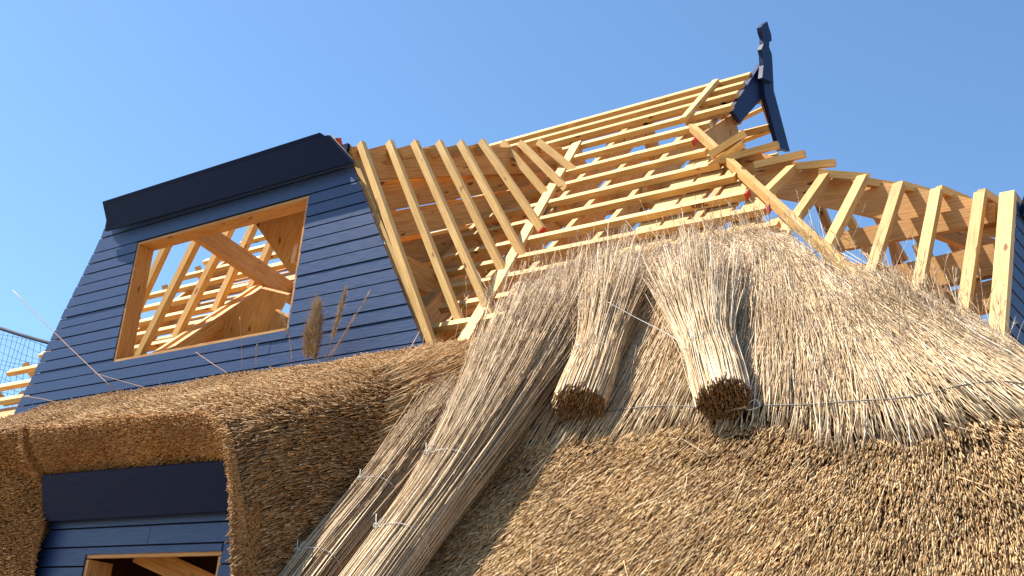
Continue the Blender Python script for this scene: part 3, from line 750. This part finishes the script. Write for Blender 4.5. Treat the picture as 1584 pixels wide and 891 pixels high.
# stubs on D
n = 125000
s = rng.uniform(.1, seg[-1]-.1, n); t = rng.random(n)**.95
a, dn, N = dframe(s, t); N = N*sgn
px, py = pix(a); k = (px > -60) & (px < 800) & (py < 950) | (rng.random(n) < .2); k &= (rng.random(n) < np.where(a[:, 0] < -9.5, .5, 1))
pit = wob(a[:, 0]+a[:, 2], a[:, 1]-a[:, 2], 5., 1.)+rng.normal(0, .6, n); k &= pit > -1.15
s, t, a, dn, N = s[k], t[k], a[k], dn[k], N[k]; n = len(a); print('D stubs', n)
a = a+N*(.010*rng.normal(0, 1, n)+.012*wob(a[:, 1]*2, a[:, 2]*2, 2., 3.))[:, None]
topf = sstep(.5, .9, N[:, 2])  # upward-facing reeds, also toned lighter: sunlight put into their colour
Ld = rng.uniform(.06, .16, n)*(1-.45*topf)
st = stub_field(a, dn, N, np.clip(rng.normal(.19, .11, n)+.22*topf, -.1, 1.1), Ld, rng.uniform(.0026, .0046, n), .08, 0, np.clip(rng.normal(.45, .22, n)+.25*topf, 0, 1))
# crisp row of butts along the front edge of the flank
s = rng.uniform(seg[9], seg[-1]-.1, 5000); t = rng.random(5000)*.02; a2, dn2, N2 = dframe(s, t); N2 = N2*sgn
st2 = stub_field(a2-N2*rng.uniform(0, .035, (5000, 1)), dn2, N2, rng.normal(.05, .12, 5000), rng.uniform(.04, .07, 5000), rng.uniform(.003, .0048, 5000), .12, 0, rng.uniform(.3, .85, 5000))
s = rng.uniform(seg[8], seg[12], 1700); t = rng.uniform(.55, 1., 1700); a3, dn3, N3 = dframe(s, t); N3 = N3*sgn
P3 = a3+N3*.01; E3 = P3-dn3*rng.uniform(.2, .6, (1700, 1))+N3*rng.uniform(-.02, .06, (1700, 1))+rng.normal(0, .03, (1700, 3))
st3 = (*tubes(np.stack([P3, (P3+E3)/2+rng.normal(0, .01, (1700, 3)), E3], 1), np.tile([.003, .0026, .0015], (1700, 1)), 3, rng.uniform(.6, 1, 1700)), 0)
blob('dormer_reed_coat', [st, st2, st3], [DARKR], H, 'reed coat rolling over the lower dormer, flank in shade')['kind'] = 'stuff'
n = 80000
s = rng.uniform(.3, seg[-1]-.2, n); v = rng.random(n); s[:24000] = rng.uniform(.3, seg[3], 24000); v[:24000] = 1-.45*rng.random(24000); a = cut(s, v)
leftm = sstep(-7.55, -7.75, a[:, 0])
e = .01; ds = cut(s+e, v)-cut(s-e, v); dv = cut(s, np.clip(v+e, 0, 1))-cut(s, np.clip(v-e, 0, 1)); N = np.cross(ds, dv); N /= np.linalg.norm(N, axis=1, keepdims=True)
N = np.where((N[:, 1] > 0)[:, None], -N, N)
dn = np.stack([rng.normal(0, .5, n)*(1-leftm)+1.*leftm, -.9*(1-leftm)-(.10+.10*rng.random(n))*leftm, (-.25+rng.normal(0, .4, n))*(1-leftm)+rng.normal(-.04, .06, n)*leftm], 1); dn /= np.linalg.norm(dn, axis=1, keepdims=True)
Lc = rng.uniform(.025, .06, n)+.16*leftm*rng.random(n)
P0 = a-dn*.02; P1 = P0+dn*Lc[:, None]+N*.012
st = (*tubes(np.stack([P0, P1], 1), np.tile(rng.uniform(.0018, .0030, n)[:, None], (1, 2)), 3, np.clip(rng.normal(.5, .22, n), 0, 1)), 0)
m_ = 60; s = rng.uniform(seg[5], seg[9], m_); a = cut(s, np.ones(m_)*.95); b_ = a+np.stack([rng.normal(0, .05, m_), rng.uniform(-.06, 0, m_), rng.uniform(-.10, -.02, m_)], 1)
st4 = (*tubes(np.stack([a, b_], 1), np.full((m_, 2), .002), 3, rng.uniform(.6, 1, m_)), 0)
blob('eave_reeds', [st, st4], [SOFF], H, 'orange brown cut underside of the reed eave')['kind'] = 'stuff'

# ==================================================================== REED BUNDLES
def bundle(name, label, pts, radii, ties, n, mats, tonec=.6, plume=True, flat=.8, head=.25, group=None, wrad=.0035, tw=.0042, knot=1., lo=.72):
    """pts: centre line from butt to head"""
    C = np.array(pts, float); K = len(C)
    root = empty(name, C[0], label, 'reed bundle', group)
    # fine centre line
    M_ = 9; tq = np.linspace(0, K-1, M_); Cf = np.stack([np.interp(tq, range(K), C[:, i]) for i in range(3)], 1); Rf = np.interp(tq, range(K), radii)
    Cf[1:-1] = (Cf[:-2]+2*Cf[1:-1]+Cf[2:])/4
    T = np.gradient(Cf, axis=0); T /= np.linalg.norm(T, axis=1, keepdims=True)
    up = UPM; E1 = np.cross(T, up); E1 /= np.linalg.norm(E1, axis=1, keepdims=True); E2 = np.cross(E1, T)
    rho = rng.random(n)**.42; ph = rng.random(n)*2*PI
    X1 = rho*np.cos(ph); X2 = rho*np.sin(ph)*flat
    P = Cf[None]+Rf[None, :, None]*(X1[:, None, None]*E1[None]+X2[:, None, None]*E2[None])
    # gentle wander
    wnd = np.cumsum(rng.normal(0, .0075, (n, M_, 3)), axis=1); grow = np.linspace(.2, 1, M_)[None, :, None]; P = P+wnd*grow
    P += rng.normal(0, head*.12, (n, 1, 3))*(np.linspace(0, 1, M_)[None, :, None]**3)
    P[:, 0] += -T[0]*rng.normal(0, .022, (n, 1))
    # unequal stalk lengths
    ln = rng.uniform(lo, 1.02, n); tg = np.linspace(0, 1, M_)
    Q = np.empty_like(P)
    for i in range(M_):
        u = tg[i]*ln*(M_-1); a = np.minimum(u.astype(int), M_-2); f = (u-a)[:, None]; Q[:, i] = P[np.arange(n), a]*(1-f)+P[np.arange(n), a+1]*f
    r0 = rng.uniform(.7, 1.25, n)*wrad; rad = r0[:, None]*np.linspace(1.1, .5, M_)[None]
    tone = np.clip(rng.normal(tonec, .27, n), 0, 1)
    Q = np.concatenate([Q[:, :1], Q[:, :1]+(Q[:, 1:2]-Q[:, :1])*rng.uniform(.05, .25, (n, 1, 1)), Q[:, 1:]], 1); rad = np.concatenate([rad[:, :1]*1.15, rad], 1)
    Vt, qt, ct, tt0 = tubes(Q, rad, 3, tone); q3 = qt.reshape(n, -1, 3, 4); qb = q3[:, 0].reshape(-1, 4); qt = q3[:, 1:].reshape(-1, 4)
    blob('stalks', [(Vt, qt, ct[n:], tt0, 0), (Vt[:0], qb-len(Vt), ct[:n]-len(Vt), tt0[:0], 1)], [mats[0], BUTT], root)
    if plume:
        k = rng.random(n) < .75
        blob('seed_heads', [(*plumes(Q[k, -1], Q[k, -2], 14, .16, .034), 0)], [mats[1]], root)
    for tt_, rs in ties:
        u = tt_*(M_-1); a = min(int(u), M_-2); f = u-a
        c = Cf[a]*(1-f)+Cf[a+1]*f; r = (Rf[a]*(1-f)+Rf[a+1]*f)*rs; e1, e2 = E1[a], E2[a]
        g = [c+r*(math.cos(q)*e1+flat*1.04*math.sin(q)*e2)+T[a]*.012*math.sin(2*q) for q in np.linspace(0, 2*PI, 21)]
        prt = [(*path_tube(g, tw, 5, 2), 0)]
        kq = c+r*(math.cos(2.0)*e1+flat*1.06*math.sin(2.0)*e2)
        prt.append((*path_tube([kq, kq+(e2*.03+T[a]*.05-e1*.02)*knot, kq+(e2*.05+T[a]*.12-e1*.05)*knot], tw, 5, 3), 0))
        prt.append((*path_tube([kq, kq+(e2*.03+T[a]*.04+e1*.03)*knot, kq+(e2*.03+T[a]*.10+e1*.05)*knot], tw, 5, 3), 0))
        prt.append((*path_tube([kq+e1*.015, kq+e2*.02, kq-e1*.015-T[a]*.01, kq+T[a]*.012], tw*1.6, 5, 2), 0))
        blob('twine', prt, [TWINE], root)
    return root
def hp(p, e): return hit(p, e)
G = 'reed bundles lying on the roof'
bundle('reed_bundle', 'upright pale reed bundle with round brown butt, rightmost on the roof', [hp((1119, 617), .19), hp((1108, 575), .21), hp((1094, 530), .22), hp((1083, 470), .21), hp((1074, 405), .18)], [.158, .165, .150, .21, .27], [(.42, .98)], 1500, (STALK, PLUME), .68, group=G, tw=.0022, knot=.3, head=.6)
bundle('reed_bundle', 'leaning reed bundle with dark butt in shade, left of the upright bundle', [hp((895, 626), .17), hp((910, 588), .20), hp((926, 540), .21), hp((944, 475), .19), hp((958, 412), .15)], [.178, .175, .150, .20, .25], [(.40, .98)], 1400, (STALK, PLUME), .60, group=G, tw=.0022, knot=.35, head=.6)
bundle('reed_bundle', 'long reed bundle in front, sliding down the valley with white twine', [hp((535, 960), .34), hp((592, 880), .34), hp((682, 760), .34), hp((756, 645), .33), hp((808, 550), .28), hp((838, 480), .22)], [.19, .19, .195, .26, .32, .33], [(.245, 1.0), (.44, 1.0)], 2900, (GREYR, PLUME), .70, group=G, lo=.55, head=.7, tw=.003, knot=.6)
bundle('reed_bundle', 'long greyish reed bundle half hidden behind the front one', [hp((430, 960), .26), hp((488, 880), .26), hp((584, 765), .26), hp((642, 685), .24), hp((705, 610), .2)], [.17, .17, .155, .14, .13], [(.24, 1.0), (.51, 1.0)], 1500, (GREYR, PLUME), .55, group=G, head=.3, tw=.003, knot=.55)
bundle('reed_bundle', 'untied heap of greyish reeds between the long and the leaning bundle', [hp((842, 600), .02), hp((856, 560), .08), hp((872, 510), .12), hp((892, 455), .12), hp((905, 415), .10)], [.10, .16, .22, .26, .28], [], 1300, (GREYR, PLUME), .6, group=G, flat=.5, head=.5)

# ---- binding wire along the coat
rs = np.random.default_rng(3)
WP = [(862, 650), (900, 642), (960, 634), (1030, 630), (1090, 631), (1180, 627), (1250, 626), (1330, 621), (1385, 616), (1430, 609), (1470, 600), (1510, 592), (1550, 590), (1600, 594), (1640, 600)]
tag(blob('binding_wire', [(*path_tube([hp((p[0], p[1]+rs.normal(0, 1.2)), .02+.015*rs.random()) for p in WP], .0038, 6, 5), 0)], [WIRE]), 'grey wire pressed across the pale reeds from the leaning bundle to the right edge', 'wire')
tag(blob('twine_strand', [(*path_tube([hp(p, e) for p, e in (((938, 466), .44), ((985, 492), .34), ((1030, 515), .36), ((1062, 536), .40))], .0022, 5, 5), 0)], [TWINE]), 'thin pale twine stretched between the two short bundles', 'twine')
tag(blob('binding_stick', [(*path_tube([hp(p, .06) for p in ((1092, 642), (1120, 637), (1158, 628))], .007, 6, 3), 0), (*path_tube([hp((1150, 628), .05), hp((1168, 618), .1), hp((1175, 628), .06), hp((1158, 634), .05), hp((1150, 626), .05)], .004, 5, 4), 0)], [TWINE]), 'pale stick with a wire loop under the upright bundle', 'stick')

# ---- dry plants standing against the upper wall
def wallplant(label, stem, r, fluff=None, group=None, mats=(DARKR, PLUMET), yw=6.95):
    pts = [onY(p, yw+dy) for p, dy in stem]
    root = empty('dry_reed', pts[0], label, 'dry reed', group)
    blob('stem', [(*path_tube(pts, r*.75, 5, 4), 0)], [mats[0]], root)
    if fluff:
        prt = []
        for (a, b, wd, nb) in fluff:
            A = onY(a, yw-.02); Bq = onY(b, yw-.02); f = rng.random(nb)[:, None]
            c = A*(1-f)+Bq*f; env = np.sin(np.clip(f*.86+.1, 0, 1)*PI)**.6
            out = rng.normal(size=(nb, 3)); out /= np.linalg.norm(out, axis=1, keepdims=True)
            up = (Bq-A)/np.linalg.norm(Bq-A)
            base = c+out*wd*.25*env; end = base+up*rng.uniform(.0, .09, (nb, 1))+out*wd*env*rng.uniform(.3, 1.5, (nb, 1))*(1+.4*np.sin(f*23))+np.array([-.02, 0, -.01])*rng.random((nb, 1))
            s_ = np.cross(out, up); s_ /= np.linalg.norm(s_, axis=1, keepdims=True)
            prt.append((*tris(np.stack([base-s_*.003, base+s_*.003, end], 1), rng.random(nb)), 0))
        blob('plume', prt, [mats[1]], root)
    return root
DG = 'dry reeds standing by the upper dormer wall'
wallplant('fluffy tan reed plume, the fullest one standing before the navy boards', [((492, 556), 0), ((488, 520), 0), ((490, 468), 0)], .006, [((486, 552), (492, 468), .075, 4200), ((476, 552), (479, 505), .055, 2200)], DG)
wallplant('slim brownish reed plume leaning right against the navy boards', [((500, 560), 0), ((518, 510), .02), ((534, 452), .05)], .006, [((514, 525), (535, 450), .034, 1500)], DG)
wallplant('bare grey stalk leaning right, furthest right before the navy boards', [((512, 552), 0), ((535, 515), .03), ((553, 484), .08)], .006, [((548, 492), (570, 455), .015, 60)], DG)
wallplant('pair of bare thin stalks just right of the slim plume', [((505, 556), -.03), ((530, 520), -.02), ((549, 486), .0)], .004, None, DG)
wallplant('small branched reed head at the lower right window corner', [((452, 560), 0), ((449, 530), 0), ((445, 510), 0)], .0045, [((447, 518), (436, 484), .035, 110)], DG)
wallplant('very thin stalk in front of the middle of the window sill', [((375, 572), 0), ((373, 530), 0), ((371, 490), 0)], .0028, None, DG)
wallplant('short thin stalk below the window between the sill and the eave', [((396, 566), 0), ((397, 545), 0), ((398, 532), 0)], .004, [((396, 556), (397, 538), .01, 30)], DG)
wallplant('short stalk lying slanted on the boards below the window', [((353, 578), -.1), ((328, 562), -.05), ((303, 545), 0)], .004, None, DG)
wallplant('long dark straight stalk rising over the far left corner of the navy wall', [((176, 602), -.15), ((100, 530), -.2), ((20, 449), -.3)], .006, None, DG)
wallplant('thin crooked stalk lying over the lowest left boards', [((240, 604), -.1), ((190, 590), -.1), ((146, 577), -.15)], .004, None, DG)
wallplant('thin bent stalks at the lower left corner of the navy wall', [((120, 632), -.3), ((70, 618), -.3), ((28, 612), -.3)], .005, None, DG)

# ---- safety net at the far left
net = empty('safety_net', (-19, 10, 0), 'dark safety net hanging from a rope beyond the left roof edge', 'net')
YN = 9.6
A, Bn = onY((-60, 487), YN), onY((130, 545), YN)
blob('rope', [(*path_tube([A, (A+Bn)/2+np.array([0, 0, -.03]), Bn], .03, 8, 4), 0)], [ROPE], net)
prt = []
nn = 26
for i in range(nn+1):
    f = i/nn; top = A*(1-f)+Bn*f; g = [top+np.array([.03*math.sin(7*q+i), .02*math.sin(5*q+i*.7), -1.9*q]) for q in np.linspace(0, 1, 9)]
    prt.append((*path_tube(g, .0035, 4, 2), 0))
for j in range(1, 19):
    g = [A*(1-f)+Bn*f+np.array([0, .02*math.sin(9*f+j), -.1*j+.03*math.sin(f*11+j*1.3)]) for f in np.linspace(0, 1, 14)]
    prt.append((*path_tube(g, .0035, 4, 2), 0))
blob('mesh', prt, [ROPE], net)
for q in (A, Bn):
    blob('post', [(*tubes(np.array([[[q[0], q[1]+.05, 0], [q[0], q[1]+.05, q[2]+.02]]]), np.full((1, 2), .024), 10, np.array([.5])), 0)], [WIRE], net)
